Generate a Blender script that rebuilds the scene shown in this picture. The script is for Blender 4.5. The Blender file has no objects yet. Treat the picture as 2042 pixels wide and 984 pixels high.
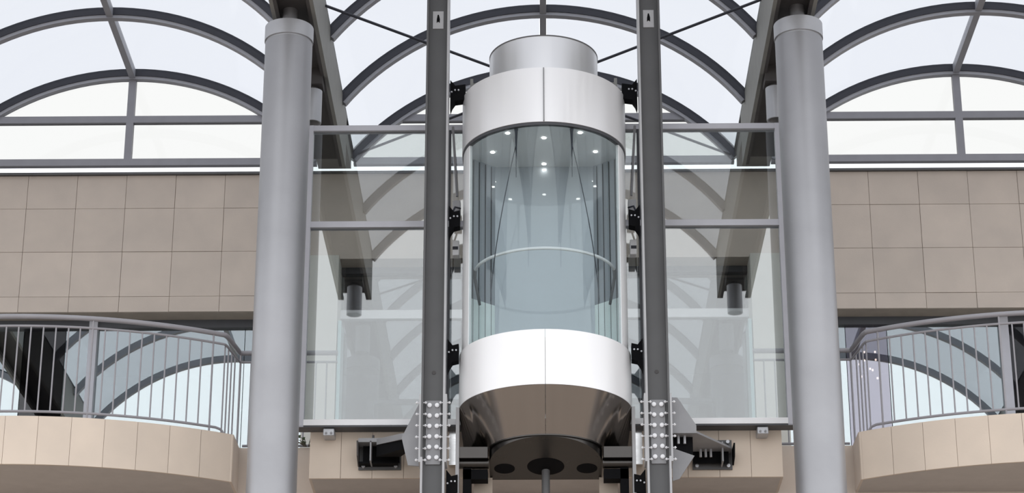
import bpy, bmesh, math, random
from mathutils import Vector, Matrix
random.seed(7)
C = bpy.context.scene.collection
S = bpy.context.scene

# ------------------------------------------------------------------ camera, sky, exposure
cam_data = bpy.data.cameras.new('camera')
cam = bpy.data.objects.new('camera', cam_data)
C.objects.link(cam)
cam.location = (-0.02, -21.8, 1.6)
cam.rotation_euler = (math.radians(90 + 22.0), 0, math.radians(0.80))
cam_data.sensor_width = 36.0
cam_data.lens = 36.0 * 4700 / 2042
cam_data.clip_end = 500
S.camera = cam

world = bpy.data.worlds.new('overcast_sky')
S.world = world
world.use_nodes = True
wn = world.node_tree.nodes
wl = world.node_tree.links
wn.clear()
wo = wn.new('ShaderNodeOutputWorld')
wb = wn.new('ShaderNodeBackground')
wr = wn.new('ShaderNodeValToRGB')
wt = wn.new('ShaderNodeTexCoord')
ws = wn.new('ShaderNodeSeparateXYZ')
wl.new(wt.outputs['Generated'], ws.inputs[0])
wl.new(ws.outputs['Z'], wr.inputs[0])
wr.color_ramp.elements[0].position = 0.0
wr.color_ramp.elements[0].color = (0.88, 0.90, 0.93, 1)
wr.color_ramp.elements[1].position = 1.0
wr.color_ramp.elements[1].color = (0.95, 0.97, 1.0, 1)
wl.new(wr.outputs[0], wb.inputs['Color'])
wb.inputs['Strength'].default_value = 1.95
wl.new(wb.outputs[0], wo.inputs[0])

S.view_settings.view_transform = 'Standard'
S.view_settings.look = 'None'
S.view_settings.exposure = 0.0
S.view_settings.gamma = 1.0
S.cycles.transparent_max_bounces = 32
S.cycles.glossy_bounces = 6
S.cycles.max_bounces = 12

# ------------------------------------------------------------------ materials
def nodes_of(name):
    m = bpy.data.materials.new(name)
    m.use_nodes = True
    n = m.node_tree.nodes
    n.clear()
    return m, n, m.node_tree.links

def solid(name, col, rough=0.5, metal=0.0, var=0.08, scale=6.0, bump=0.0, stretch=(1, 1, 1), spec=0.5, coord='Object'):
    """Principled surface whose colour wanders a little with two octaves of noise."""
    m, n, l = nodes_of(name)
    out = n.new('ShaderNodeOutputMaterial')
    p = n.new('ShaderNodeBsdfPrincipled')
    tc = n.new('ShaderNodeTexCoord')
    mp = n.new('ShaderNodeMapping')
    mp.inputs['Scale'].default_value = stretch
    no = n.new('ShaderNodeTexNoise')
    no.inputs['Scale'].default_value = scale
    no.inputs['Detail'].default_value = 5
    ra = n.new('ShaderNodeValToRGB')
    ra.color_ramp.elements[0].position = 0.3
    ra.color_ramp.elements[1].position = 0.7
    ra.color_ramp.elements[0].color = tuple(c * (1 - var) for c in col) + (1,)
    ra.color_ramp.elements[1].color = tuple(min(1, c * (1 + var)) for c in col) + (1,)
    l.new(tc.outputs[coord], mp.inputs[0])
    l.new(mp.outputs[0], no.inputs['Vector'])
    l.new(no.outputs[0], ra.inputs[0])
    l.new(ra.outputs[0], p.inputs['Base Color'])
    p.inputs['Roughness'].default_value = rough
    p.inputs['Metallic'].default_value = metal
    p.inputs['Specular IOR Level'].default_value = spec
    if bump:
        b = n.new('ShaderNodeBump')
        b.inputs['Strength'].default_value = bump
        b.inputs['Distance'].default_value = 0.01
        l.new(no.outputs[0], b.inputs['Height'])
        l.new(b.outputs[0], p.inputs['Normal'])
    l.new(p.outputs[0], out.inputs[0])
    return m

def stone(name, col, var=0.10, piece=0.10):
    """Sandstone: fine grain, soft blotches and a tone of its own for every piece."""
    m, n, l = nodes_of(name)
    out = n.new('ShaderNodeOutputMaterial')
    p = n.new('ShaderNodeBsdfPrincipled')
    ge = n.new('ShaderNodeNewGeometry')
    oi = n.new('ShaderNodeObjectInfo')
    n1 = n.new('ShaderNodeTexNoise'); n1.inputs['Scale'].default_value = 2.6; n1.inputs['Detail'].default_value = 6
    n2 = n.new('ShaderNodeTexNoise'); n2.inputs['Scale'].default_value = 45; n2.inputs['Detail'].default_value = 3
    l.new(ge.outputs['Position'], n1.inputs['Vector'])
    l.new(ge.outputs['Position'], n2.inputs['Vector'])
    ra = n.new('ShaderNodeValToRGB')
    ra.color_ramp.elements[0].position = 0.32
    ra.color_ramp.elements[1].position = 0.68
    ra.color_ramp.elements[0].color = (col[0] * (1 - var), col[1] * (1 - var * .9), col[2] * (1 - var * .7), 1)
    ra.color_ramp.elements[1].color = (col[0] * (1 + var), col[1] * (1 + var), col[2] * (1 + var), 1)
    l.new(n1.outputs[0], ra.inputs[0])
    h = n.new('ShaderNodeHueSaturation')
    mr = n.new('ShaderNodeMapRange')
    mr.inputs['To Min'].default_value = 1 - piece
    mr.inputs['To Max'].default_value = 1 + piece
    l.new(oi.outputs['Random'], mr.inputs['Value'])
    l.new(mr.outputs[0], h.inputs['Value'])
    l.new(ra.outputs[0], h.inputs['Color'])
    l.new(h.outputs[0], p.inputs['Base Color'])
    b = n.new('ShaderNodeBump'); b.inputs['Strength'].default_value = 0.15; b.inputs['Distance'].default_value = 0.004
    l.new(n2.outputs[0], b.inputs['Height'])
    l.new(b.outputs[0], p.inputs['Normal'])
    p.inputs['Roughness'].default_value = 0.85
    p.inputs['Specular IOR Level'].default_value = 0.2
    l.new(p.outputs[0], out.inputs[0])
    return m

def glass(name, tint, refl, rough=0.0, gtint=(1, 1, 1), grazing=False):
    """Architectural glass: tinted see-through with a mirror share."""
    m, n, l = nodes_of(name)
    out = n.new('ShaderNodeOutputMaterial')
    t = n.new('ShaderNodeBsdfTransparent'); t.inputs['Color'].default_value = tuple(tint) + (1,)
    g = n.new('ShaderNodeBsdfGlossy'); g.inputs['Roughness'].default_value = rough
    g.inputs['Color'].default_value = tuple(gtint) + (1,)
    mx = n.new('ShaderNodeMixShader'); mx.inputs[0].default_value = refl
    if grazing:
        lw = n.new('ShaderNodeLayerWeight'); lw.inputs['Blend'].default_value = 0.5
        po = n.new('ShaderNodeMath'); po.operation = 'POWER'; po.inputs[1].default_value = 3.0
        ma = n.new('ShaderNodeMath'); ma.operation = 'MULTIPLY_ADD'; ma.use_clamp = True
        ma.inputs[1].default_value = 0.8; ma.inputs[2].default_value = refl
        l.new(lw.outputs['Facing'], po.inputs[0]); l.new(po.outputs[0], ma.inputs[0]); l.new(ma.outputs[0], mx.inputs[0])
    l.new(t.outputs[0], mx.inputs[1]); l.new(g.outputs[0], mx.inputs[2])
    l.new(mx.outputs[0], out.inputs[0])
    return m

def brushed(name, col, rough=0.28, streak=(3, 3, 60), amount=0.10, metal=1.0, coat=0.0):
    m, n, l = nodes_of(name)
    out = n.new('ShaderNodeOutputMaterial')
    p = n.new('ShaderNodeBsdfPrincipled')
    ge = n.new('ShaderNodeNewGeometry')
    mp = n.new('ShaderNodeMapping'); mp.inputs['Scale'].default_value = streak
    no = n.new('ShaderNodeTexNoise'); no.inputs['Scale'].default_value = 2.0; no.inputs['Detail'].default_value = 4
    l.new(ge.outputs['Position'], mp.inputs[0]); l.new(mp.outputs[0], no.inputs['Vector'])
    ra = n.new('ShaderNodeMapRange')
    ra.inputs['To Min'].default_value = max(0.02, rough - amount)
    ra.inputs['To Max'].default_value = rough + amount
    l.new(no.outputs[0], ra.inputs['Value'])
    l.new(ra.outputs[0], p.inputs['Roughness'])
    p.inputs['Base Color'].default_value = tuple(col) + (1,)
    p.inputs['Metallic'].default_value = metal
    p.inputs['Coat Weight'].default_value = coat
    p.inputs['Coat Roughness'].default_value = 0.02
    l.new(p.outputs[0], out.inputs[0])
    return m

def lamp(name, col, strength):
    m, n, l = nodes_of(name)
    out = n.new('ShaderNodeOutputMaterial')
    e = n.new('ShaderNodeEmission')
    e.inputs['Color'].default_value = tuple(col) + (1,)
    e.inputs['Strength'].default_value = strength
    l.new(e.outputs[0], out.inputs[0])
    return m

M = dict(
    wall=stone('tan_stone', (0.57, 0.495, 0.43), .05, .03),
    balcony=stone('pale_sandstone', (0.67, 0.57, 0.475), .04, .035),
    core=solid('stone_joint', (0.50, 0.43, 0.36), .9),
    soffit=solid('soffit_render', (0.46, 0.425, 0.40), .9, var=.04),
    column=solid('column_grey_metal', (0.345, 0.345, 0.36), .45, metal=.6, var=.07, scale=1.6),
    collar=solid('collar_grey_metal', (0.46, 0.465, 0.485), .45, metal=.5, var=.04),
    frame=solid('frame_grey_paint', (0.50, 0.50, 0.54), .45, var=.03),
    dark_frame=solid('frame_dark_paint', (0.06, 0.062, 0.07), .5, var=.05),
    rib=solid('rib_grey_paint', (0.36, 0.365, 0.40), .5, var=.04),
    gasket=solid('rib_gasket', (0.035, 0.037, 0.050), .6),
    bar=solid('window_bar_grey', (0.30, 0.30, 0.33), .5, var=.04),
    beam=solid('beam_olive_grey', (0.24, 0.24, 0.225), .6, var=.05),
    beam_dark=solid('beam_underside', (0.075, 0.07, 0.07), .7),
    web=solid('post_dark_grey', (0.100, 0.100, 0.102), .55, var=.10, scale=2.5),
    flange=solid('post_pale_grey', (0.42, 0.42, 0.43), .5, var=.06),
    plate=solid('plate_grey', (0.26, 0.26, 0.27), .5, var=.06),
    bolt=solid('bolt_zinc', (0.82, 0.82, 0.84), .35, var=.05),
    black=solid('black_steel', (0.007, 0.007, 0.008), .7, spec=.05),
    steel=brushed('satin_steel', (0.93, 0.925, 0.93), .40, (1.5, 1.5, 1.5), .08, .20),
    steel_upper=brushed('brushed_steel', (0.90, 0.895, 0.90), .36, (12, 12, .6), .10, .38),
    steel_crown=brushed('crown_steel', (0.80, 0.80, 0.81), .34, (14, 14, .6), .10, .75),
    skirt=brushed('polished_steel', (0.40, 0.365, 0.335), .18, (8, 8, 1), .06),
    pan=brushed('dark_steel', (0.075, 0.07, 0.066), .30, (3, 3, 3), .08),
    cabwall=brushed('cab_wall_steel', (0.40, 0.425, 0.455), .42, (4, 4, .5), .05, .5, 1.0),
    cabceil=solid('cab_ceiling_grey', (0.78, 0.81, 0.84), .5, var=.02),
    corner_light=solid('painted_corner_light', (0.84, 0.93, 0.91), .4, var=.03),  # pale tone standing for bright light low in the cab corners
    handrail=solid('handrail_pale', (0.92, 0.92, 0.93), .25, metal=.15, var=.02),
    white=solid('white_metal', (0.82, 0.82, 0.83), .4, var=.02),
    chrome=brushed('handrail_steel', (0.80, 0.80, 0.80), .2),
    rail=solid('railing_grey', (0.30, 0.29, 0.31), .4, var=.04),
    pane_roof=glass('roof_glass', (0.695, 0.70, 0.715), .02),
    pane_gable=glass('gable_glass', (0.735, 0.73, 0.715), .02),
    pane_shop=glass('shopfront_glass', (0.62, 0.67, 0.67), .41, 0.0, (.92, .985, 1.0)),
    pane_violet=glass('shopfront_violet_glass', (0.70, 0.68, 0.76), .22, 0.0, (.93, .93, 1.0)),
    pane_clear=glass('open_doorway_glass', (0.90, 0.90, 0.92), .03),
    lilac=solid('lilac_panel', (0.34, 0.32, 0.38), .7, var=.04),
    pane_lobby=glass('lobby_glass', (0.72, 0.76, 0.78), .16),
    pane_screen=glass('screen_glass', (0.80, 0.83, 0.83), .145),
    pane_cab=glass('cab_glass', (0.90, 0.93, 0.935), .02, 0.0, (.95, 1, .99), True),
    edge=solid('glass_edge_green', (0.42, 0.60, 0.60), .2, var=.03),
    cream=solid('cream_plaster', (0.66, 0.64, 0.58), .8, var=.02),
    inner=solid('interior_wall', (0.20, 0.205, 0.215), .8, var=.05),
    inner_ceiling=solid('interior_ceiling', (0.35, 0.35, 0.36), .8, var=.03),
    inner_floor=solid('interior_floor', (0.25, 0.24, 0.23), .4, var=.05),
    paving=solid('plaza_paving', (0.30, 0.255, 0.22), .8, var=.15, scale=.8),
    lit=lamp('downlight_glow', (1.0, 0.97, 0.92), 22.0),
    warm=lamp('bulb_glow', (1.0, 0.85, 0.6), 3.0),
    twig=solid('dry_twig', (0.07, 0.06, 0.04), .9),
    leaf=solid('dark_leaf', (0.05, 0.075, 0.03), .8),
    label=solid('label_plate_grey', (0.48, 0.48, 0.49), .5, var=.02),
)

# ------------------------------------------------------------------ mesh helpers
class B:
    def __init__(self):
        self.v = []; self.f = []
    def add(self, vs, fs):
        o = len(self.v)
        self.v += [tuple(p) for p in vs]
        self.f += [tuple(i + o for i in f) for f in fs]
        return self
    def box(self, x0, x1, y0, y1, z0, z1):
        return self.add([(x0, y0, z0), (x1, y0, z0), (x1, y1, z0), (x0, y1, z0), (x0, y0, z1), (x1, y0, z1), (x1, y1, z1), (x0, y1, z1)],
                        [(3, 2, 1, 0), (4, 5, 6, 7), (0, 1, 5, 4), (1, 2, 6, 5), (2, 3, 7, 6), (3, 0, 4, 7)])
    def prism(self, poly, fn0, fn1):
        """poly: 2-D outline; fn0 / fn1 put its two ends in space."""
        n = len(poly)
        vs = [fn0(a, b) for a, b in poly] + [fn1(a, b) for a, b in poly]
        fs = [tuple(range(n - 1, -1, -1)), tuple(range(n, 2 * n))]
        fs += [(i, (i + 1) % n, n + (i + 1) % n, n + i) for i in range(n)]
        return self.add(vs, fs)
    def xz(self, poly, y0, y1):
        return self.prism(poly, lambda a, b: (a, y0, b), lambda a, b: (a, y1, b))
    def xy(self, poly, z0, z1):
        return self.prism(poly, lambda a, b: (a, b, z0), lambda a, b: (a, b, z1))
    def yz(self, poly, x0, x1):
        return self.prism(poly, lambda a, b: (x0, a, b), lambda a, b: (x1, a, b))
    def cyl(self, p0, p1, r, n=16, r1=None):
        return self.tube([p0, p1], r, n, r_end=r1)
    def tube(self, path, r, n=10, r_end=None):
        path = [Vector(p) for p in path]
        rings = []
        up = None
        for i, p in enumerate(path):
            d = (path[min(i + 1, len(path) - 1)] - path[max(i - 1, 0)]).normalized()
            if up is None:
                up = Vector((0, 0, 1)) if abs(d.z) < .9 else Vector((1, 0, 0))
            a = d.cross(up).normalized(); b = a.cross(d).normalized(); up = b
            rr = r if r_end is None else r + (r_end - r) * i / (len(path) - 1)
            rings.append([p + (a * math.cos(2 * math.pi * k / n) + b * math.sin(2 * math.pi * k / n)) * rr for k in range(n)])
        vs = [q for g in rings for q in g]
        fs = []
        for i in range(len(path) - 1):
            for k in range(n):
                fs.append((i * n + k, i * n + (k + 1) % n, (i + 1) * n + (k + 1) % n, (i + 1) * n + k))
        fs.append(tuple(range(n - 1, -1, -1)))
        fs.append(tuple(range((len(path) - 1) * n, len(path) * n)))
        return self.add(vs, fs)
    def strip(self, rows):
        """rows: list of closed sections (same count) -> skin with end caps."""
        n = len(rows[0])
        vs = [p for r in rows for p in r]
        fs = []
        for i in range(len(rows) - 1):
            for k in range(n):
                fs.append((i * n + k, i * n + (k + 1) % n, (i + 1) * n + (k + 1) % n, (i + 1) * n + k))
        fs.append(tuple(range(n - 1, -1, -1)))
        fs.append(tuple(range((len(rows) - 1) * n, len(rows) * n)))
        return self.add(vs, fs)
    def ring(self, c, r0, r1, z0, z1, n=48):
        vs = []
        for k in range(n):
            a = 2 * math.pi * k / n
            for r, z in ((r1, z0), (r1, z1), (r0, z1), (r0, z0)):
                vs.append((c[0] + r * math.cos(a), c[1] + r * math.sin(a), z))
        fs = []
        for k in range(n):
            for j in range(4):
                fs.append((k * 4 + j, ((k + 1) % n) * 4 + j, ((k + 1) % n) * 4 + (j + 1) % 4, k * 4 + (j + 1) % 4))
        return self.add(vs, fs)

ORG = {}
def mesh(name, b, mat, off=(0, 0, 0), sharp=35, bevel=0):
    me = bpy.data.meshes.new(name)
    me.from_pydata([(p[0] - off[0], p[1] - off[1], p[2] - off[2]) for p in b.v], [], b.f)
    bm = bmesh.new(); bm.from_mesh(me)
    bmesh.ops.recalc_face_normals(bm, faces=bm.faces)
    if bevel:
        ed = [e for e in bm.edges if len(e.link_faces) == 2 and e.calc_face_angle(0) > math.radians(50)]
        bmesh.ops.bevel(bm, geom=ed, offset=bevel, segments=1, affect='EDGES', clamp_overlap=True)
    bm.to_mesh(me); bm.free()
    me.materials.append(mat)
    me.shade_smooth()
    me.set_sharp_from_angle(angle=math.radians(sharp))
    return me

def centre(b):
    lo = [min(p[i] for p in b.v) for i in range(3)]
    hi = [max(p[i] for p in b.v) for i in range(3)]
    return ((lo[0] + hi[0]) / 2, (lo[1] + hi[1]) / 2, (lo[2] + hi[2]) / 2)

def place(o, parent, world):
    C.objects.link(o)
    ORG[o.name] = Vector(world)
    if parent is not None:
        o.parent = parent
        o.location = Vector(world) - ORG[parent.name]
    else:
        o.location = world
    return o

def obj(name, b, mat, parent=None, bevel=0, sharp=35):
    """one mesh object from a shape given in scene coordinates; its origin is put at its centre"""
    c = centre(b)
    return place(bpy.data.objects.new(name, mesh(name, b, mat, c, sharp, bevel)), parent, c)

def inst(name, me, parent, world, rot=(0, 0, 0), scale=(1, 1, 1)):
    o = bpy.data.objects.new(name, me)
    place(o, parent, world)
    o.rotation_euler = rot
    o.scale = scale
    return o

def thing(name, loc, label, cat, group=None):
    o = bpy.data.objects.new(name, None)
    o.empty_display_size = .2
    place(o, None, loc)
    o['label'] = label; o['category'] = cat
    if group: o['group'] = group
    return o

def tag(o, label, cat, group=None):
    o['label'] = label; o['category'] = cat
    if group: o['group'] = group
    return o

def structure(name, loc=None, b=None, mat=None, label=None, bevel=0):
    if b is None:
        o = bpy.data.objects.new(name, None)
        o.empty_display_size = .2
        place(o, None, loc)
    else:
        o = obj(name, b, mat, None, bevel)
    o['kind'] = 'structure'
    if label: o['label'] = label
    return o

# ------------------------------------------------------------------ main dimensions (metres)
FL = 8.68            # upper floor level
SB = 8.19            # underside of the floor slabs
WALL = 4.63          # face of the stone fascia
SHOP = 4.98          # glass of the shopfronts
EDGE = 1.16          # straight edge of the gallery floor
BAY = 5.12           # bay width of the canopy
COLX = 2.61
SCR = 0.45           # plane of the glass screen behind the lift

# ------------------------------------------------------------------ ground and building shell
structure('floor', b=B().box(-60, 60, -60, 30, -.2, 0), mat=M['paving'], label='brown paved plaza in front of the building')
structure('floor_gallery', b=B().box(-12.9, 12.9, EDGE + .02, 11, SB, FL), mat=M['inner_floor'], label='gallery floor behind the railings')
structure('wall_front', b=B().box(-12.9, 12.9, EDGE + .03, EDGE + .35, 0, SB), mat=M['core'], label='tan wall below the gallery')
# stone facing on the straight slab edge (seen beside the columns)
we = structure('trim_1', b=B().box(-12.9, 12.9, EDGE, EDGE + .03, 7.2, FL), mat=M['wall'], label='plain tan edge of the gallery floor')
structure('wall_rear', b=B().box(-12.9, 12.9, 10.8, 11, FL, 13.2), mat=M['inner'], label='interior back wall')
structure('wall_left', b=B().box(-12.9, -12.75, SHOP + .1, 10.8, FL, 13.2), mat=M['inner'], label='interior left wall')
structure('wall_right', b=B().box(12.75, 12.9, SHOP + .1, 10.8, FL, 13.2), mat=M['inner'], label='interior right wall')
structure('ceiling', b=B().box(-12.9, 12.9, WALL + .45, 11, 12.75, 13.2), mat=M['inner_ceiling'], label='interior ceiling')

# fascia: core + tiles
wall = structure('wall_back', b=B().box(-12.8, -2.86, WALL + .03, WALL + .43, 11.46, 13.25).box(2.86, 12.8, WALL + .03, WALL + .43, 11.46, 13.25)
                 , mat=M['core'], label='tan stone fascia above the shopfronts')
structure('wall_centre', b=B().box(-2.86, 2.86, WALL, WALL + .43, 12.13, 13.25), mat=M['wall'], label='plain tan fascia behind the lift')
rows = [(11.46, 11.66), (11.66, 12.24), (12.24, 12.81), (12.81, 13.25)]
tile_cache = {}
for ri, (z0, z1) in enumerate(rows):
    xs = [-12.8]
    x = -12.8 + .425
    while x < 12.8:
        xs.append(x); x += .605
    xs.append(12.8)
    for a, b_ in zip(xs, xs[1:]):
        segs = [(a, b_)]
        zlo = z0
        if b_ > -2.86 and a < 2.86:
            if True:
                segs = [s for s in ((a, min(b_, -2.86)), (max(a, 2.86), b_)) if s[1] - s[0] > .02]
        for s0, s1 in segs:
            zl = z0
            if zl == 11.66 and False: pass
            key = (round(s1 - s0, 3), ri)
            if key not in tile_cache:
                w = s1 - s0; h = z1 - z0
                tile_cache[key] = mesh('stone_tile', B().box(-w / 2 + .002, w / 2 - .002, -.006, .018, -h / 2 + .002, h / 2 - .002), M['wall'], bevel=.002)
            inst('stone_tile', tile_cache[key], wall, ((s0 + s1) / 2, WALL + .015 + random.uniform(-.003, .003), (z0 + z1) / 2))
obj('coping', B().box(-12.8, 12.8, WALL - .03, WALL + .45, 13.25, 13.28), M['web'], wall)

# piers between the stone wings and the glass lobby
for s, n in ((-1, 'trim_2'), (1, 'trim_3')):
    x0, x1 = sorted((s * 2.47, s * 2.86))
    structure(n, b=B().box(x0, x1, WALL - .12, SHOP + .3, FL, 12.13), mat=M['cream'], label='cream pier beside the glass lobby, ' + ('left' if s < 0 else 'right'))

# ------------------------------------------------------------------ shopfronts and lobby glazing (setting)
def shopfront(name, s, joints, mats, post_x, lab):
    w = structure(name, (s * 5.5, SHOP, FL), label=lab)
    x_in, x_out = 2.86, 12.7
    f = B().box(*sorted((s * x_in, s * x_out)), SHOP - .06, SHOP + .06, 11.36, 11.46)
    obj('head_frame', f, M['dark_frame'], w)
    obj('sill_frame', B().box(*sorted((s * x_in, s * x_out)), SHOP - .05, SHOP + .05, FL, FL + .06), M['dark_frame'], w)
    for px in post_x:
        obj('post', B().box(s * px - .05, s * px + .05, SHOP - .09, SHOP + .07, FL, 11.46), M['frame'], w)
    xs = [x_in] + joints + [x_out]
    for (a, b_), mt in zip(zip(xs, xs[1:]), mats):
        x0, x1 = sorted((s * a, s * b_))
        obj('glass_pane', B().box(x0 + .004, x1 - .004, SHOP - .006, SHOP + .006, FL + .06, 11.36), M[mt], w)
    return w
shopfront('window_1', -1, [3.62, 5.45, 5.79, 6.30, 7.9], ['pane_shop'] * 3 + ['pane_clear'] + ['pane_shop'] * 2, [5.45, 8.0], 'reflecting shopfront behind the left balcony')
shopfront('window_2', 1, [3.62, 4.12, 5.50, 7.4], ['pane_shop', 'pane_violet', 'pane_shop', 'pane_clear', 'pane_shop'], [5.52, 8.0], 'reflecting shopfront behind the right balcony')

structure('doorway_dark_sheet', b=B().box(-6.75, -5.62, 5.55, 5.60, FL, 11.6).box(5.75, 7.3, 5.55, 5.60, FL, 11.6), mat=M['black'], label='black sheets added to darken the shop doorways')  # added black sheets standing for the unlit interior behind the doorways
lob = structure('window_3', (0, SHOP, FL), label='glazed lobby wall behind the lift')
obj('head_transom', B().box(-2.86, 2.86, SHOP - .06, SHOP + .06, 12.05, 12.13), M['dark_frame'], lob)
obj('middle_transom', B().box(-2.47, 2.47, SHOP - .05, SHOP + .05, 11.47, 11.58), M['white'], lob)
for s in (-1, 1):
    obj('glass_fin', B().box(s * 2.44 - .02, s * 2.44 + .02, SHOP - .45, SHOP - .06, FL, 11.3), M['edge'], lob)
for a, b_ in ((-2.46, -.9), (-.9, .9), (.9, 2.46)):
    obj('glass_pane', B().box(a + .004, b_ - .004, SHOP - .006, SHOP + .006, FL, 11.47), M['pane_lobby'], lob)
    obj('glass_pane', B().box(a + .004, b_ - .004, SHOP - .006, SHOP + .006, 11.58, 12.05), M['pane_lobby'], lob)

# ------------------------------------------------------------------ gable windows above the fascia
R_ARCH = 2.95
Z_CROWN = 14.6
ZC = Z_CROWN - R_ARCH
HALF = 2.35
AMAX = math.asin(HALF / R_ARCH)
BAYS = [-2, -1, 0, 1, 2]
def arc_pts(r, cx, a0, a1, n):
    return [(cx + r * math.sin(a0 + (a1 - a0) * i / n), ZC + r * math.cos(a0 + (a1 - a0) * i / n)) for i in range(n + 1)]
for i, k in enumerate(BAYS):
    cx = k * BAY
    w = structure('window_%d' % (4 + i), (cx, WALL, 13.38), label='arched gable window of canopy bay %d from the left' % (i + 1))
    obj('mullion', B().box(cx - .045, cx + .045, WALL - .03, WALL + .05, 13.37, Z_CROWN - .05), M['bar'], w)
    for z in (13.415, 13.995):
        hw = min(HALF + .2, math.sqrt(R_ARCH ** 2 - (z - ZC) ** 2)) - .03
        obj('transom', B().box(cx - hw, cx - .045, WALL - .03, WALL + .05, z - .045, z + .045).box(cx + .045, cx + hw, WALL - .03, WALL + .05, z - .045, z + .045), M['bar'], w)
    for s in (-1, 1):
        # lower panes: between the two transoms
        hw = HALF - .05
        poly = [(cx + s * .045, 13.46), (cx + s * hw, 13.46)]
        for t in range(9):
            z = 13.46 + (13.95 - 13.46) * t / 8
            poly.append((cx + s * (math.sqrt((R_ARCH - .05) ** 2 - (z - ZC) ** 2)), z))
        poly = poly[:1] + poly[2:] + [(cx + s * .045, 13.95)]
        obj('glass_pane', B().xz(poly, WALL + .005, WALL + .015), M['pane_gable'], w)
        a1 = math.acos((14.04 - ZC) / (R_ARCH - .05))
        poly = [(cx + s * .045, 14.04)] + [(cx + s * (R_ARCH - .05) * math.sin(a1 * (1 - t / 14)), ZC + (R_ARCH - .05) * math.cos(a1 * (1 - t / 14))) for t in range(14)] + [(cx + s * .045, Z_CROWN - .05)]
        obj('glass_pane', B().xz(poly, WALL + .005, WALL + .015), M['pane_gable'], w)

# ------------------------------------------------------------------ barrel vault canopy
RIBS = [WALL - .02, 2.97, 1.31, -.35, -2.01, -3.67, -5.33]
def arch_band(cx, r0, r1, y0, y1, a0, a1, n):
    rows = []
    for i in range(n + 1):
        a = a0 + (a1 - a0) * i / n
        sa, ca = math.sin(a), math.cos(a)
        rows.append([(cx + r0 * sa, y0, ZC + r0 * ca), (cx + r0 * sa, y1, ZC + r0 * ca), (cx + r1 * sa, y1, ZC + r1 * ca), (cx + r1 * sa, y0, ZC + r1 * ca)])
    return B().strip(rows)
rib_me = mesh('rib', arch_band(0, 2.885, 2.98, -.040, .045, -AMAX, AMAX, 40), M['rib'])
gas_me = mesh('rib_gasket', arch_band(0, 2.925, 3.02, -.052, -.041, -AMAX, AMAX, 40), M['gasket'])
pane_me = {}
names = ['far left canopy bay cut off by the frame', 'left canopy bay over the left balcony', 'middle canopy bay over the glass lift', 'right canopy bay over the right balcony', 'far right canopy bay cut off by the frame']
for i, k in enumerate(BAYS):
    cx = k * BAY
    t = thing('barrel_vault', (cx, 0, ZC), 'arched glass roof on grey ribs, ' + names[i], 'glass roof', 'glass barrel vaults of the canopy')
    ribs = RIBS + [-6.99] if k == 0 else RIBS
    if k == 0:
        middle_vault = t
    for y in ribs:
        r = inst('rib', rib_me, t, (cx, y, ZC)); inst('rib_gasket', gas_me, r, (cx, y, ZC))
    # rib meshes are modelled about the canopy axis at height 0 offset
    for y0, y1 in zip(ribs, ribs[1:]):
        L = y0 - y1 - .066
        for s in (-1, 1):
            key = (round(L, 3), s)
            if key not in pane_me:
                a0, a1 = (.014, AMAX - .004) if s > 0 else (-AMAX + .004, -.014)
                pane_me[key] = mesh('glass_pane', arch_band(0, 2.985, 2.995, -L / 2, L / 2, a0, a1, 20), M['pane_roof'])
            inst('glass_pane', pane_me[key], t, (cx, (y0 + y1) / 2, ZC))
    obj('ridge_bar', B().box(cx - .038, cx + .038, ribs[-1], ribs[0], ZC + 2.90, ZC + 3.01), M['rib'], t)
# the shared arch meshes carry the ZC offset: take it out once
for me in [rib_me, gas_me] + list(pane_me.values()):
    me.transform(Matrix.Translation((0, 0, -ZC)))

# valley beams between the bays
for X, nm in ((-7.68, 'far left, outside the left balcony'), (-2.56, 'on the left column'), (2.56, 'on the right column'), (7.68, 'far right, outside the right balcony')):
    t = thing('valley_beam', (X, 0, 12.83), 'olive grey box beam under the canopy valley, ' + nm, 'beam', 'valley beams of the canopy')
    ye = -7.1 if abs(X) < 3 else -5.5
    for s in (-1, 1):
        x0, x1 = sorted((X + s * .225, X + s * .185))
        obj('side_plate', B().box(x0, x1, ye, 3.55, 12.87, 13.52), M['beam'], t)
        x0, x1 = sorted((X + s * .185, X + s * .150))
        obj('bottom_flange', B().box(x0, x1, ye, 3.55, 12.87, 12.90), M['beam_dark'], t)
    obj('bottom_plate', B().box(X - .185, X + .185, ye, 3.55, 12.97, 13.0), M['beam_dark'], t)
    obj('gutter', B().box(X - .225, X + .225, ye, WALL - .05, 13.52, 13.55).box(X - .2, X + .2, 3.55, WALL - .05, 13.30, 13.52), M['beam'], t)
    obj('end_plate', B().box(X - .185, X + .185, ye, ye + .03, 13.0, 13.52), M['beam'], t)

# crossed tie rods bracing the middle vault
obj('tie_rod', B().tube([(-2.33, .63, 13.46), (2.33, 4.62, 13.46)], .016, 8), M['gasket'], middle_vault)
obj('tie_rod', B().tube([(2.33, .63, 13.50), (-2.33, 4.62, 13.50)], .016, 8), M['gasket'], middle_vault)

# spotlights under the valley beams
for X, Y, nm in ((-2.50, 1.25, 'beside the left column head'), (2.50, 1.25, 'beside the right column head'), (-2.5, -6.3, 'at the front end of the left valley beam'), (2.5, -6.3, 'at the front end of the right valley beam')):
    t = thing('downlight', (X, Y, 12.92), 'grey cylinder downlight under the valley beam, ' + nm, 'lamp', 'cylinder downlights under the valley beams')
    obj('lamp_housing', B().ring((X, Y), .085, .10, 12.36, 12.74, 28).cyl((X, Y, 12.70), (X, Y, 12.74), .095, 28), M['collar'], t)
    obj('lens', B().cyl((X, Y, 12.45), (X, Y, 12.47), .086, 24), M['beam'], t)
    obj('bracket', B().box(X - .11, X + .11, Y - .12, Y + .12, 12.78, 12.97).cyl((X, Y, 12.73), (X, Y, 12.79), .05, 16), M['beam_dark'], t)

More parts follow.
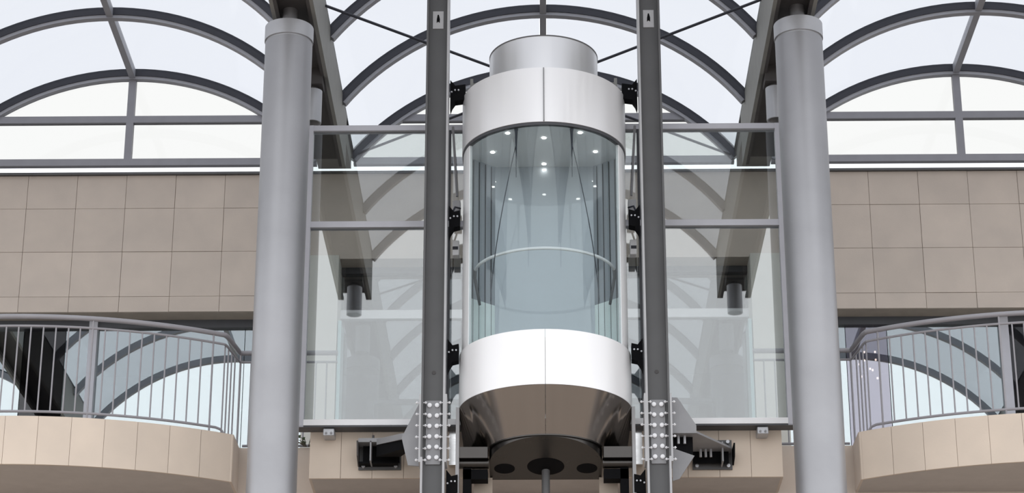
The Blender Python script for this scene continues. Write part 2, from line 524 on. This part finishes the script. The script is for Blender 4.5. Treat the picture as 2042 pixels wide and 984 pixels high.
# ------------------------------------------------------------------ round columns
for X, nm in ((-COLX, 'left of the lift'), (COLX, 'right of the lift')):
    t = thing('round_column', (X, -.2, 0), 'tall round grey steel column with collar, ' + nm, 'column', 'round columns carrying the canopy')
    obj('shaft', B().cyl((X, -.2, 0), (X, -.2, 12.575), .241, 64), M['column'], t)
    obj('collar', B().ring((X, -.2), .20, .249, 12.595, 12.755, 64).cyl((X, -.2, 12.565), (X, -.2, 12.595), .232, 64).cyl((X, -.2, 12.71), (X, -.2, 12.75), .21, 48), M['collar'], t)
    obj('head_tube', B().cyl((X, -.2, 12.745), (X, -.2, 12.975), .076, 32), M['column'], t)
    obj('base_plate', B().box(X - .4, X + .4, -.6, .2, 0, .03), M['plate'], t)

# ------------------------------------------------------------------ balconies
BC = (-5.3, 4.06); BR = 4.0
def bow(s, r, n=48, x_end=3.14, x_far=7.4):
    """points along the bowed edge, from the inner end outwards; s = -1 left, +1 right"""
    a0 = math.asin((5.3 - x_end) / r); a1 = -math.asin((x_far - 5.3) / r)
    out = []
    for i in range(n + 1):
        a = a0 + (a1 - a0) * i / n
        out.append((s * (5.3 - r * math.sin(a)), BC[1] - r * math.cos(a)))
    return out
for s, nm in ((-1, 'left'), (1, 'right')):
    edge = bow(s, BR - .025)
    core = [(s * 3.14, EDGE)] + edge + [(s * 7.4, EDGE)]
    t = structure('floor_balcony_' + nm, b=B().xy(core, SB, FL - .01), mat=M['soffit'], label='bowed %s balcony slab' % nm)
    # stone panels along the bow
    n = 14
    fine = bow(s, BR, n * 6); inner = bow(s, BR - .024, n * 6)
    for i in range(n):
        rows = []
        for j in range(7):
            p, q = fine[i * 6 + j], inner[i * 6 + j]
            if j == 0 or j == 6:
                d = .0018 * (1 if j == 0 else -1)
                nx = fine[i * 6 + (1 if j == 0 else 5)]
                v = Vector((nx[0] - p[0], nx[1] - p[1])).normalized() * abs(d)
                p = (p[0] + v.x, p[1] + v.y); q = (q[0] + v.x, q[1] + v.y)
            o = random.uniform(0, .0)
            rows.append([(p[0], p[1], SB), (p[0], p[1], FL), (q[0], q[1], FL), (q[0], q[1], SB)])
        obj('stone_panel', B().strip(rows), M['balcony'], t)
    # return side
    e = fine[0]
    x0, x1 = sorted((s * 3.14, s * 3.115))
    obj('side_panel', B().box(x0, x1, e[1] + .03, EDGE, SB, FL), M['wall'], t)
    # rounded nosing between front and side
    obj('corner_panel', B().xy([(s * 3.142, e[1] + .002), (s * 3.122, e[1] + .010), (s * 3.115, e[1] + .028), (s * 3.142, e[1] + .028)], SB, FL), M['balcony'], t)

# straight slab in front of the lift landing
t = structure('floor_landing', b=B().box(-2.315, 2.315, .625, EDGE, SB, FL - .01), mat=M['soffit'], label='straight stone-faced landing slab behind the lift')
x = -2.34
ws_ = []
while x < 2.33:
    ws_.append(x); x += .312
ws_.append(2.34)
for a, b_ in zip(ws_, ws_[1:]):
    obj('stone_panel', B().box(a + .0015, b_ - .0015, .60 + random.uniform(0, .003), .624, SB, FL), M['balcony'], t, bevel=.002)
for s in (-1, 1):
    x0, x1 = sorted((s * 2.316, s * 2.34))
    obj('side_panel', B().box(x0, x1, .626, EDGE, SB, FL), M['wall'], t)
    # bright metal edge strip either side of the shaft
    x0, x1 = sorted((s * .885, s * .955))
    obj('bright_edge_strip', B().box(x0, x1, .52, .60, 8.30, 8.66), M['chrome'], t)

# ------------------------------------------------------------------ railings
bal_me = {}
def baluster(parent, x, y, z0, z1, r=.008, mat='rail', name='baluster'):
    key = (round(z1 - z0, 3), r)
    if key not in bal_me:
        h = z1 - z0
        bal_me[key] = mesh('baluster', B().cyl((0, 0, -h / 2), (0, 0, h / 2), r, 8), M[mat])
    inst(name, bal_me[key], parent, (x, y, (z0 + z1) / 2))
for s, nm in ((-1, 'left'), (1, 'right')):
    t = thing('balcony_railing', (s * 4.6, .3, FL), 'grey metal railing with thin balusters along the bowed %s balcony' % nm, 'railing', 'balcony railings')
    rr = BR - .06
    path = bow(s, rr, 60, 3.25, 6.4)
    top = [(p[0], p[1], 9.735) for p in path]
    e = path[0]
    ret = [(s * 3.16, 1.255, 9.735), (s * 2.15, 1.255, 9.735)]
    corner = [(s * 3.17, 1.20, 9.735)]
    obj('handrail', B().tube(list(reversed(top)) + [(e[0] - s * .02, e[1] + .06, 9.735)] + corner + ret, .026, 12), M['rail'], t)
    up = [(p[0], p[1], 9.635) for p in path]
    obj('upper_rail', B().tube(list(reversed(up)) + [(e[0] - s * .02, e[1] + .06, 9.635)] + [(s * 3.17, 1.20, 9.635), (s * 3.16, 1.255, 9.635), (s * 2.15, 1.255, 9.635)], .013, 8), M['rail'], t)
    lo = [(p[0], p[1], 8.745) for p in path]
    obj('bottom_rail', B().tube(list(reversed(lo[1:])) + [(e[0], e[1] + .01, 8.735), (e[0] - s * .03, e[1] + .03, 8.69)], .014, 8), M['rail'], t)
    obj('bottom_rail', B().tube([(s * 3.10, 1.255, 8.73), (s * 2.15, 1.255, 8.73)], .014, 8), M['rail'], t)
    # balusters along the bow
    fine = bow(s, rr, 400, 3.25, 6.4)
    acc = 0; last = fine[0]; cnt = 0
    for p in fine:
        acc += math.hypot(p[0] - last[0], p[1] - last[1]); last = p
        if acc >= .122:
            acc -= .122; cnt += 1
            if cnt % 10 == 1:
                baluster(t, p[0], p[1], FL, 9.72, .010, name='post')
            else:
                baluster(t, p[0], p[1], 8.745, 9.635)
    for k in range(4):
        f = k / 4
        baluster(t, e[0] + (s * 3.17 - e[0]) * f, e[1] + .06 + (1.2 - e[1] - .06) * f, FL, 9.635)
    baluster(t, s * 3.155, 1.255, FL, 9.735, .011, name='post')
    for k in range(1, 9):
        baluster(t, s * (3.155 - .112 * k), 1.255, 8.73, 9.635)

# ------------------------------------------------------------------ glass screen behind the lift
t = thing('glass_screen', (0, SCR, FL), 'grey framed two-row glass screen standing behind the lift', 'glass screen')
X0 = 2.475
for s in (-1, 1):
    x0, x1 = sorted((s * X0, s * (X0 - .085)))
    obj('post', B().box(x0, x1, SCR - .05, SCR + .05, FL - .02, 11.94), M['frame'], t)
    obj('inner_post', B().box(s * 1.0 - .04, s * 1.0 + .04, SCR - .04, SCR + .05, FL, 11.88), M['dark_frame'], t)
    obj('foot_bracket', B().box(s * 2.14 - .055, s * 2.14 + .055, SCR - .02, .60, FL - .10, FL - .025), M['collar'], t, bevel=.006)
    for dx in (-.025, .025):
        obj('bolt', B().cyl((s * 2.14 + dx, SCR - .03, FL - .075), (s * 2.14 + dx, SCR - .02, FL - .075), .012, 8), M['plate'], t)
obj('top_rail', B().box(-X0 + .085, X0 - .085, SCR - .045, SCR + .05, 11.88, 11.94), M['frame'], t)
obj('middle_rail', B().box(-X0 + .085, X0 - .085, SCR - .045, SCR + .05, 10.795, 10.86), M['frame'], t)
obj('bottom_rail', B().box(-X0 + .085, X0 - .085, SCR - .055, SCR + .05, FL - .005, FL + .055), M['white'], t)
obj('bottom_gasket', B().box(-X0, X0, SCR - .05, SCR + .12, FL - .022, FL - .006), M['dark_frame'], t)
for a, b_ in ((-X0 + .085, -1.04), (-.96, .96), (1.04, X0 - .085)):
    for z0, z1 in ((FL + .055, 10.795), (10.86, 11.88)):
        obj('glass_pane', B().box(a + .003, b_ - .003, SCR - .006, SCR + .006, z0, z1), M['pane_screen'], t)

# ------------------------------------------------------------------ guide posts
bolt_me = mesh('bolt', B().cyl((0, -.010, 0), (0, .012, 0), .0215, 14).cyl((0, -.016, 0), (0, -.010, 0), .015, 6), M['bolt'])
side_bolt_me = mesh('bolt', B().cyl((-.055, 0, 0), (.055, 0, 0), .006, 8).cyl((-.048, 0, 0), (-.036, 0, 0), .013, 6).cyl((.036, 0, 0), (.048, 0, 0), .013, 6), M['bolt'])
for s, nm in ((-1, 'left'), (1, 'right')):
    xi, xo = s * .965, s * 1.195
    t = thing('guide_post', (s * 1.08, -.13, 0), 'dark grey steel guide post with bolted splice, %s of the lift cab' % nm, 'steel post', 'guide posts of the lift')
    obj('web', B().box(*sorted((xi - s * -.02, xo - s * .02)), -.15, -.11, 0, 14.0), M['web'], t)
    obj('inner_flange', B().box(*sorted((xi, xi + s * .02)), -.25, -.01, 0, 14.0), M['flange'], t)
    obj('outer_flange', B().box(*sorted((xo - s * .02, xo)), -.25, -.01, 8.15, 14.0), M['web'], t)
    obj('lower_outer_flange', B().box(*sorted((xo - s * .02, xo)), -.25, -.01, 0, 8.15), M['flange'], t)
    # splice
    obj('web_splice_plate', B().box(*sorted((xi + s * .045, xo - s * .045)), -.165, -.15, 8.10, 8.74), M['plate'], t)
    obj('flange_splice_plate', B().box(*sorted((xi - s * .018, xi)), -.25, -.01, 8.10, 8.78), M['flange'], t)
    obj('flange_splice_plate', B().box(*sorted((xo, xo + s * .018)), -.25, -.01, 8.10, 8.78), M['flange'], t)
    for k in range(6):
        z = 8.165 + k * .105
        for dx in (-.036, .036):
            inst('bolt', bolt_me, t, (s * 1.08 + dx, -.175, z))
    for k in range(6):
        z = 8.13 + k * .115
        for xf in ((xi + s * .001), (xo - s * .001)):
            inst('bolt', side_bolt_me, t, (xf, -.21, z))
    # label plate
    lp = obj('label_plate', B().box(s * 1.083 - .055, s * 1.083 + .055, -.158, -.150, 12.77, 12.97), M['label'], t)
    cxm = s * 1.083
    obj('printed_mark', B().xz([(cxm - .016, 12.835), (cxm, 12.850), (cxm + .016, 12.835), (cxm + .018, 12.88), (cxm + .006, 12.93), (cxm - .006, 12.93), (cxm - .014, 12.88)], -.160, -.158), M['black'], lp)
    obj('stain_boss', B().cyl((s * 1.08, -.155, 9.03), (s * 1.08, -.15, 9.03), .02, 12), M['beam_dark'], t)

# ------------------------------------------------------------------ anchor brackets between posts and slab
# left: hexagonal plate on the post, stepped arm to a base plate on the stone
t = thing('anchor_bracket', (-1.5, .3, 8.5), 'grey hexagonal plate and dark bracket tying the left post to the stone slab', 'bracket')
obj('gusset_plate', B().xz([(-1.215, 8.74), (-1.28, 8.61), (-1.385, 8.385), (-1.32, 8.11), (-1.215, 8.10)], -.11, -.09), M['plate'], t)
obj('base_plate', B().box(-1.85, -1.43, .575, .60, 8.27, 8.55), M['web'], t)
obj('top_plate', B().box(-1.84, -1.45, .36, .575, 8.49, 8.53), M['plate'], t)
obj('sloping_plate', B().add([(-1.66, .36, 8.46), (-1.45, .36, 8.46), (-1.30, -.08, 8.38), (-1.38, -.08, 8.38), (-1.66, .36, 8.52), (-1.45, .36, 8.52), (-1.30, -.08, 8.44), (-1.38, -.08, 8.44)],
    [(3, 2, 1, 0), (4, 5, 6, 7), (0, 1, 5, 4), (1, 2, 6, 5), (2, 3, 7, 6), (3, 0, 4, 7)]), M['plate'], t)
obj('under_plate', B().add([(-1.66, .37, 8.34), (-1.42, .37, 8.34), (-1.30, -.06, 8.28), (-1.40, .0, 8.30), (-1.66, .37, 8.49), (-1.42, .37, 8.49), (-1.30, -.06, 8.41), (-1.40, .0, 8.41)],
    [(3, 2, 1, 0), (4, 5, 6, 7), (0, 1, 5, 4), (1, 2, 6, 5), (2, 3, 7, 6), (3, 0, 4, 7)]), M['black'], t)
obj('bottom_plate', B().xy([(-1.84, .575), (-1.84, .46), (-1.46, .46), (-1.46, .575)], 8.30, 8.32), M['black'], t)
obj('web_plate', B().box(-1.80, -1.44, .50, .52, 8.32, 8.50), M['black'], t)
obj('stiffener', B().box(-1.725, -1.71, .36, .575, 8.30, 8.50), M['plate'], t)
obj('side_plate', B().yz([(.575, 8.30), (.40, 8.36), (.34, 8.50), (.575, 8.50)], -1.855, -1.84), M['beam_dark'], t)
for x, z in ((-1.80, 8.30), (-1.48, 8.30), (-1.80, 8.535), (-1.50, 8.535)):
    obj('bolt', B().cyl((x, .54, z), (x, .58, z), .018, 10), M['collar'], t)
obj('stud', B().cyl((-1.70, .45, 8.52), (-1.70, .45, 8.585), .012, 8), M['beam_dark'], t)
# right: upper wing plate, shelf with studs and a lower wing
t = thing('anchor_bracket', (1.5, .3, 8.5), 'grey wing plates and dark bracket tying the right post to the stone slab', 'bracket')
obj('upper_wing', B().xz([(1.215, 8.78), (1.275, 8.78), (1.45, 8.50), (1.45, 8.44), (1.215, 8.44)], -.11, -.09), M['plate'], t)
obj('shelf', B().xy([(1.215, -.11), (1.45, -.11), (1.83, .42), (1.83, .575), (1.45, .575), (1.40, .30), (1.215, .10)], 8.42, 8.44), M['plate'], t)
obj('under_plate', B().box(1.215, 1.42, .02, .04, 8.25, 8.42), M['black'], t)
obj('lower_wing', B().xz([(1.215, 8.30), (1.43, 8.22), (1.28, 7.99), (1.215, 7.97)], -.02, .0), M['plate'], t)
obj('base_plate', B().box(1.45, 1.84, .575, .60, 8.26, 8.56), M['web'], t)
obj('web_plate', B().box(1.45, 1.80, .50, .52, 8.30, 8.42), M['black'], t)
obj('stiffener', B().box(1.725, 1.74, .36, .575, 8.28, 8.48), M['plate'], t)
obj('side_plate', B().yz([(.575, 8.30), (.40, 8.34), (.34, 8.46), (.575, 8.46)], 1.84, 1.855), M['black'], t)
for x, z in ((1.49, 8.29), (1.80, 8.29), (1.80, 8.535)):
    obj('bolt', B().cyl((x, .54, z), (x, .58, z), .018, 10), M['collar'], t)
for x in (1.28, 1.34):
    obj('stud', B().cyl((x, -.02, 8.34), (x, -.02, 8.43), .013, 8), M['collar'], t)
for x in (1.52, 1.57, 1.62):
    obj('stud', B().cyl((x, .42, 8.34), (x, .42, 8.43), .013, 8), M['collar'], t)

# ------------------------------------------------------------------ the lift cab
CY = .13; CR = .845
cab = thing('lift_cab', (0, 0, 8.3), 'round-fronted glass lift cab with brushed steel bands between two posts', 'lift')
def half_path(r, s, back, n=24, gap=.002, cy=CY):
    """from the front seam round to the side and straight back"""
    pts = []
    for i in range(n + 1):
        a = math.pi / 2 * i / n
        pts.append((s * max(gap, r * math.sin(a)), cy - r * math.cos(a)))
    pts.append((s * r, back))
    return pts
def shell(s, r_lo, r_hi, z0, z1, back, th=.02):
    o0, o1 = half_path(r_lo, s, back), half_path(r_hi, s, back)
    i0, i1 = half_path(r_lo - th, s, back), half_path(r_hi - th, s, back)
    return B().strip([[(a[0], a[1], z0), (b[0], b[1], z1), (d[0], d[1], z1), (c[0], c[1], z0)] for a, b, c, d in zip(o0, o1, i0, i1)])
for s in (-1, 1):
    obj('upper_band', shell(s, CR - .012, CR - .012, 11.455, 12.05, .36), M['steel_upper'], cab)
    obj('lower_band', shell(s, CR, CR, 8.72, 9.272, .36), M['steel'], cab)
    top_o = half_path(CR, s, .30)
    bot_o = []
    for i in range(25):
        a = math.pi / 2 * i / 24
        if i <= 17:
            q = a * 24 / 17
            bot_o.append((s * max(.002, .565 * math.sin(q)), CY - .565 * math.cos(q)))
        else:
            bot_o.append((s * (.565 + .225 * (i - 17) / 7), CY + .002 * (i - 17)))
    bot_o.append((s * .79, .30))
    obj('skirt', B().strip([[(a[0], a[1], 8.315), (b[0], b[1], 8.717), (b[0] - s * (.015 if abs(b[0]) > .1 else 0), b[1] + .015, 8.717), (a[0] - s * (.015 if abs(a[0]) > .1 else 0), a[1] + .015, 8.315)] for a, b in zip(bot_o, top_o)]), M['skirt'], cab)
def plan(r, back, n=24, cy=CY):
    a = half_path(r, 1, back, n, 0, cy); b = half_path(r, -1, back, n, 0, cy)
    return list(reversed(b[1:])) + a
obj('roof_plate', B().xy(plan(CR - .04, .35), 12.01, 12.04), M['pan'], cab)
obj('cap_flange', B().ring((0, -.11), .50, .585, 12.05, 12.075, 56), M['steel_crown'], cab)
cap = obj('crown_ring', B().ring((0, -.11), .530, .552, 12.06, 12.42, 64), M['steel_crown'], cab)
obj('crown_rim', B().ring((0, -.11), .526, .556, 12.42, 12.432, 64), M['web'], cap)
obj('seam_strip', B().box(-.006, .006, -.722, -.700, 11.46, 12.04), M['plate'], cab)
# head and sill trims
def trim(r0, r1, z0, z1):
    a, b = plan(r1, .36), plan(r0, .36)
    return B().strip([[(p[0], p[1], z0), (p[0], p[1], z1), (q[0], q[1], z1), (q[0], q[1], z0)] for p, q in zip(a, b)])
obj('head_trim', trim(CR - .06, CR - .02, 11.425, 11.455), M['dark_frame'], cab)
# glass: one wide front pane and two side panes
def gl(a0, a1, back=None, n=18):
    rows = []
    for i in range(n + 1):
        a = a0 + (a1 - a0) * i / n
        for_r = []
        for r in (CR - .030, CR - .040):
            for_r.append((r * math.sin(a), CY - r * math.cos(a)))
        (ox, oy), (ix, iy) = for_r
        rows.append([(ox, oy, 9.20), (ox, oy, 11.43), (ix, iy, 11.43), (ix, iy, 9.20)])
    return B().strip(rows)
d = math.radians
obj('glass_pane', gl(d(-50), d(50), n=30), M['pane_cab'], cab)
obj('glass_pane', gl(d(-65.5), d(-50.5), n=8), M['pane_cab'], cab)
obj('glass_pane', gl(d(50.5), d(65.5), n=8), M['pane_cab'], cab)
for s in (-1, 1):
    rows_ = []
    for i in range(9):
        a = s * d(66 + 24 * i / 8)
        o_, i_ = [(r * math.sin(a), CY - r * math.cos(a)) for r in (CR - .025, CR - .055)]
        rows_.append([(o_[0], o_[1], 9.22), (o_[0], o_[1], 11.45), (i_[0], i_[1], 11.45), (i_[0], i_[1], 9.22)])
    obj('stile', B().strip(rows_), M['steel'], cab)
    obj('corner_panel', B().xy([(s * .50, .335), (s * .755, .10), (s * .765, .112), (s * .50, .35)], 9.20, 11.45), M['cabwall'], cab)
    obj('corner_light_panel', B().xy([(s * .50, .325), (s * .740, .104), (s * .748, .112), (s * .50, .334)], 9.22, 9.90), M['corner_light'], cab)  # added panel, the light on the lower corner put into its colour
    for k, f in enumerate((.15, .38, .62, .85)):
        x = .50 + .255 * f; y = .335 - .235 * f
        obj('panel_joint', B().cyl((s * x, y - .004, 9.23), (s * x, y - .004, 11.41), .006, 6), M['dark_frame'], cab)
obj('back_wall', B().box(-.50, .50, .335, .36, 9.20, 11.45), M['cabwall'], cab)
obj('cab_ceiling', B().xy(plan(CR - .05, .335), 11.425, 11.455), M['cabceil'], cab)
obj('cab_floor', B().xy(plan(CR - .03, .335), 9.16, 9.20), M['inner_floor'], cab)
for x, y in ((0, -.38), (-.52, -.04), (.52, -.04), (0, .26), (-.36, -.50), (.36, -.50)):
    obj('ceiling_light', B().cyl((x, y, 11.420), (x, y, 11.426), .020, 12), M['lit'], cab)
hp = [(.70 * math.sin(a), CY - .70 * math.cos(a), 10.16) for a in [d(-80 + 160 * i / 40) for i in range(41)]]
obj('handrail', B().tube(hp, .016, 10), M['handrail'], cab)
for s in (-1, 1):
    e = hp[40]
    obj('handrail_end', B().tube([(s * e[0], e[1], 10.165), (s * (e[0] + .004), e[1] + .01, 10.08), (s * (e[0] - .02), e[1] + .02, 9.94), (s * (e[0] - .045), e[1] + .03, 9.80)], .019, 10, r_end=.014), M['web'], cab)
# dark tapered and curved lines just inside the front glass
for s in (-1, 1):
    x = s * .275
    yb = CY - .78 * math.cos(math.asin(.275 / .78))
    c = obj('dark_taper', B().tube([(x, yb, 11.42), (x, yb, 11.40), (x, yb, 11.36), (x, yb, 11.30), (x, yb, 11.24)], .020, 8, r_end=.008).tube([(x, yb, 11.25), (x, yb, 10.90)], .009, 6, r_end=.004), M['gasket'], cab)
    path = []
    for i in range(17):
        f = i / 16
        xx = .275 + .25 * (1 - (1 - f) ** 1.45)
        path.append((s * xx, CY - .775 * math.cos(math.asin(xx / .775)), 11.26 - 1.60 * f))
    obj('dark_curve', B().tube(path, .005, 6), M['gasket'], c)

# underside
obj('bottom_rim', B().strip([[(a[0], a[1], 8.305), (a[0], a[1], 8.317), (b[0], b[1], 8.317), (b[0], b[1], 8.305)] for a, b in zip(plan(.567, .25), plan(.545, .25))]), M['pan'], cab)
def tilt(p):        # the pan falls towards the back
    return 8.305 - (p[1] + .44) * .22
pl = plan(.545, .42)
pan = obj('bottom_pan', B().add([(p[0], p[1], tilt(p)) for p in pl] + [(p[0], p[1], 8.31) for p in pl],
        [tuple(range(len(pl))), tuple(range(2 * len(pl) - 1, len(pl) - 1, -1))] + [(i, (i + 1) % len(pl), len(pl) + (i + 1) % len(pl), len(pl) + i) for i in range(len(pl))]), M['pan'], cab)
for x, y, r in ((0, .16, .18), (-.40, .20, .10), (.40, .20, .10)):
    vs = [(x + r * math.cos(2 * math.pi * k / 32), y + r * .9 * math.sin(2 * math.pi * k / 32)) for k in range(32)]
    n = 32
    o = obj('round_opening', B().add([(p[0], p[1], tilt(p) - .004) for p in vs] + [(p[0], p[1], tilt(p) + .01) for p in vs],
            [tuple(range(n)), tuple(range(2 * n - 1, n - 1, -1))] + [(i, (i + 1) % n, n + (i + 1) % n, n + i) for i in range(n)]), M['black'], pan)
obj('ram', B().cyl((0, .24, 6.0), (0, .24, 8.18), .04, 20), M['web'], cab)
for s in (-1, 1):
    obj('side_plate', B().box(*sorted((s * .835, s * .868)), -.02, .16, 7.2, 8.72), M['flange'], cab)
    obj('buffer_beam', B().cyl((s * .55, .12, 8.19), (s * .835, .12, 8.19), .05, 16).box(*sorted((s * .56, s * .835)), .02, .30, 8.22, 8.33), M['pan'], cab)
    obj('lower_frame', B().box(*sorted((s * .72, s * .80)), .1, .3, 7.2, 8.14).box(*sorted((s * .56, s * .80)), .1, .26, 8.03, 8.13), M['black'], cab)
    obj('lower_panel', B().box(*sorted((s * .52, s * .70)), .36, .38, 7.2, 8.12), M['core'], cab)
    obj('top_bracket', B().box(*sorted((s * .69, s * .745)), .06, .14, 12.05, 12.25).box(*sorted((s * .725, s * .755)), .04, .16, 12.05, 12.29), M['beam'], cab)
    for z in (12.08, 10.68, 9.26, 7.93):
        x1, x0, xm = s * .955, s * (.80 if z > 12 else .845), s * .905
        g = obj('guide_shoe', B().xz([(x1, z + .15), (xm, z + .085), (x0, z + .10), (x0, z - .07), (xm, z - .085), (s * .935, z - .13), (x1, z - .19)], -.06, .06), M['black'], cab)
        for xx, zz in ((s * .94, z + .01), (s * .905, z + .03), (s * .87, z + .03)):
            obj('bolt', B().cyl((xx, -.075, zz), (xx, -.055, zz), .009, 8), M['collar'], g)
    obj('hanger_bar', B().tube([(s * .935, .22, 11.83), (s * .885, .22, 11.05)], .013, 8), M['plate'], cab)
    obj('control_box', B().box(*sorted((s * .85, s * .93)), .20, .30, 10.83, 11.00), M['flange'], cab, bevel=.005)
    obj('control_box', B().box(*sorted((s * .86, s * .925)), .20, .30, 10.40, 10.56), M['white'], cab, bevel=.005)
    obj('box_slot', B().box(*sorted((s * .87, s * .925)), .19, .205, 10.46, 10.49), M['gasket'], cab)
    obj('control_cable', B().tube([(s * .85, .18, 10.90), (s * .90, .12, 10.89), (s * .94, .08, 10.78), (s * .945, .06, 10.70)], .010, 8), M['gasket'], cab)

# ------------------------------------------------------------------ small things
ch = thing('pendant_light', (4.05, 6.2, 11.3), 'cluster of small warm bulbs glowing behind the violet right shopfront pane', 'lamp')
obj('stem', B().cyl((4.05, 6.2, 11.5), (4.05, 6.2, 12.75), .012, 8), M['dark_frame'], ch)
for k in range(9):
    x = 4.05 + (.11 * math.cos(k * 2.4)) ; z = 11.28 + .045 * (k - 4)
    obj('bulb', B().cyl((x, 6.2 + .1 * math.sin(k * 2.4), z), (x, 6.2 + .1 * math.sin(k * 2.4), z + .022), .011, 8), M['warm'], ch)

tw = thing('dry_plant', (-2.42, .98, FL), 'tuft of dark dry twigs on the slab edge beside the left column', 'plant')
b1 = B(); b2 = B()
for k in range(14):
    a = random.uniform(0, 2 * math.pi); l = random.uniform(.06, .16)
    p = (-2.42 + .03 * math.cos(a), 1.10 + .02 * math.sin(a), FL)
    q = (p[0] + l * math.cos(a), p[1] + .03 * math.sin(a), FL + random.uniform(.02, .10))
    b1.tube([p, ((p[0] + q[0]) / 2, (p[1] + q[1]) / 2, q[2]), q], .004, 5)
    b2.add([(q[0] - .012, q[1], q[2]), (q[0] + .012, q[1], q[2] - .005), (q[0] + .02, q[1] + .01, q[2] + .03), (q[0] - .005, q[1] + .005, q[2] + .03)], [(0, 1, 2, 3)])
obj('stem', b1, M['twig'], tw)
lf = obj('leaf', b2, M['leaf'], tw)
lf['kind'] = 'stuff'
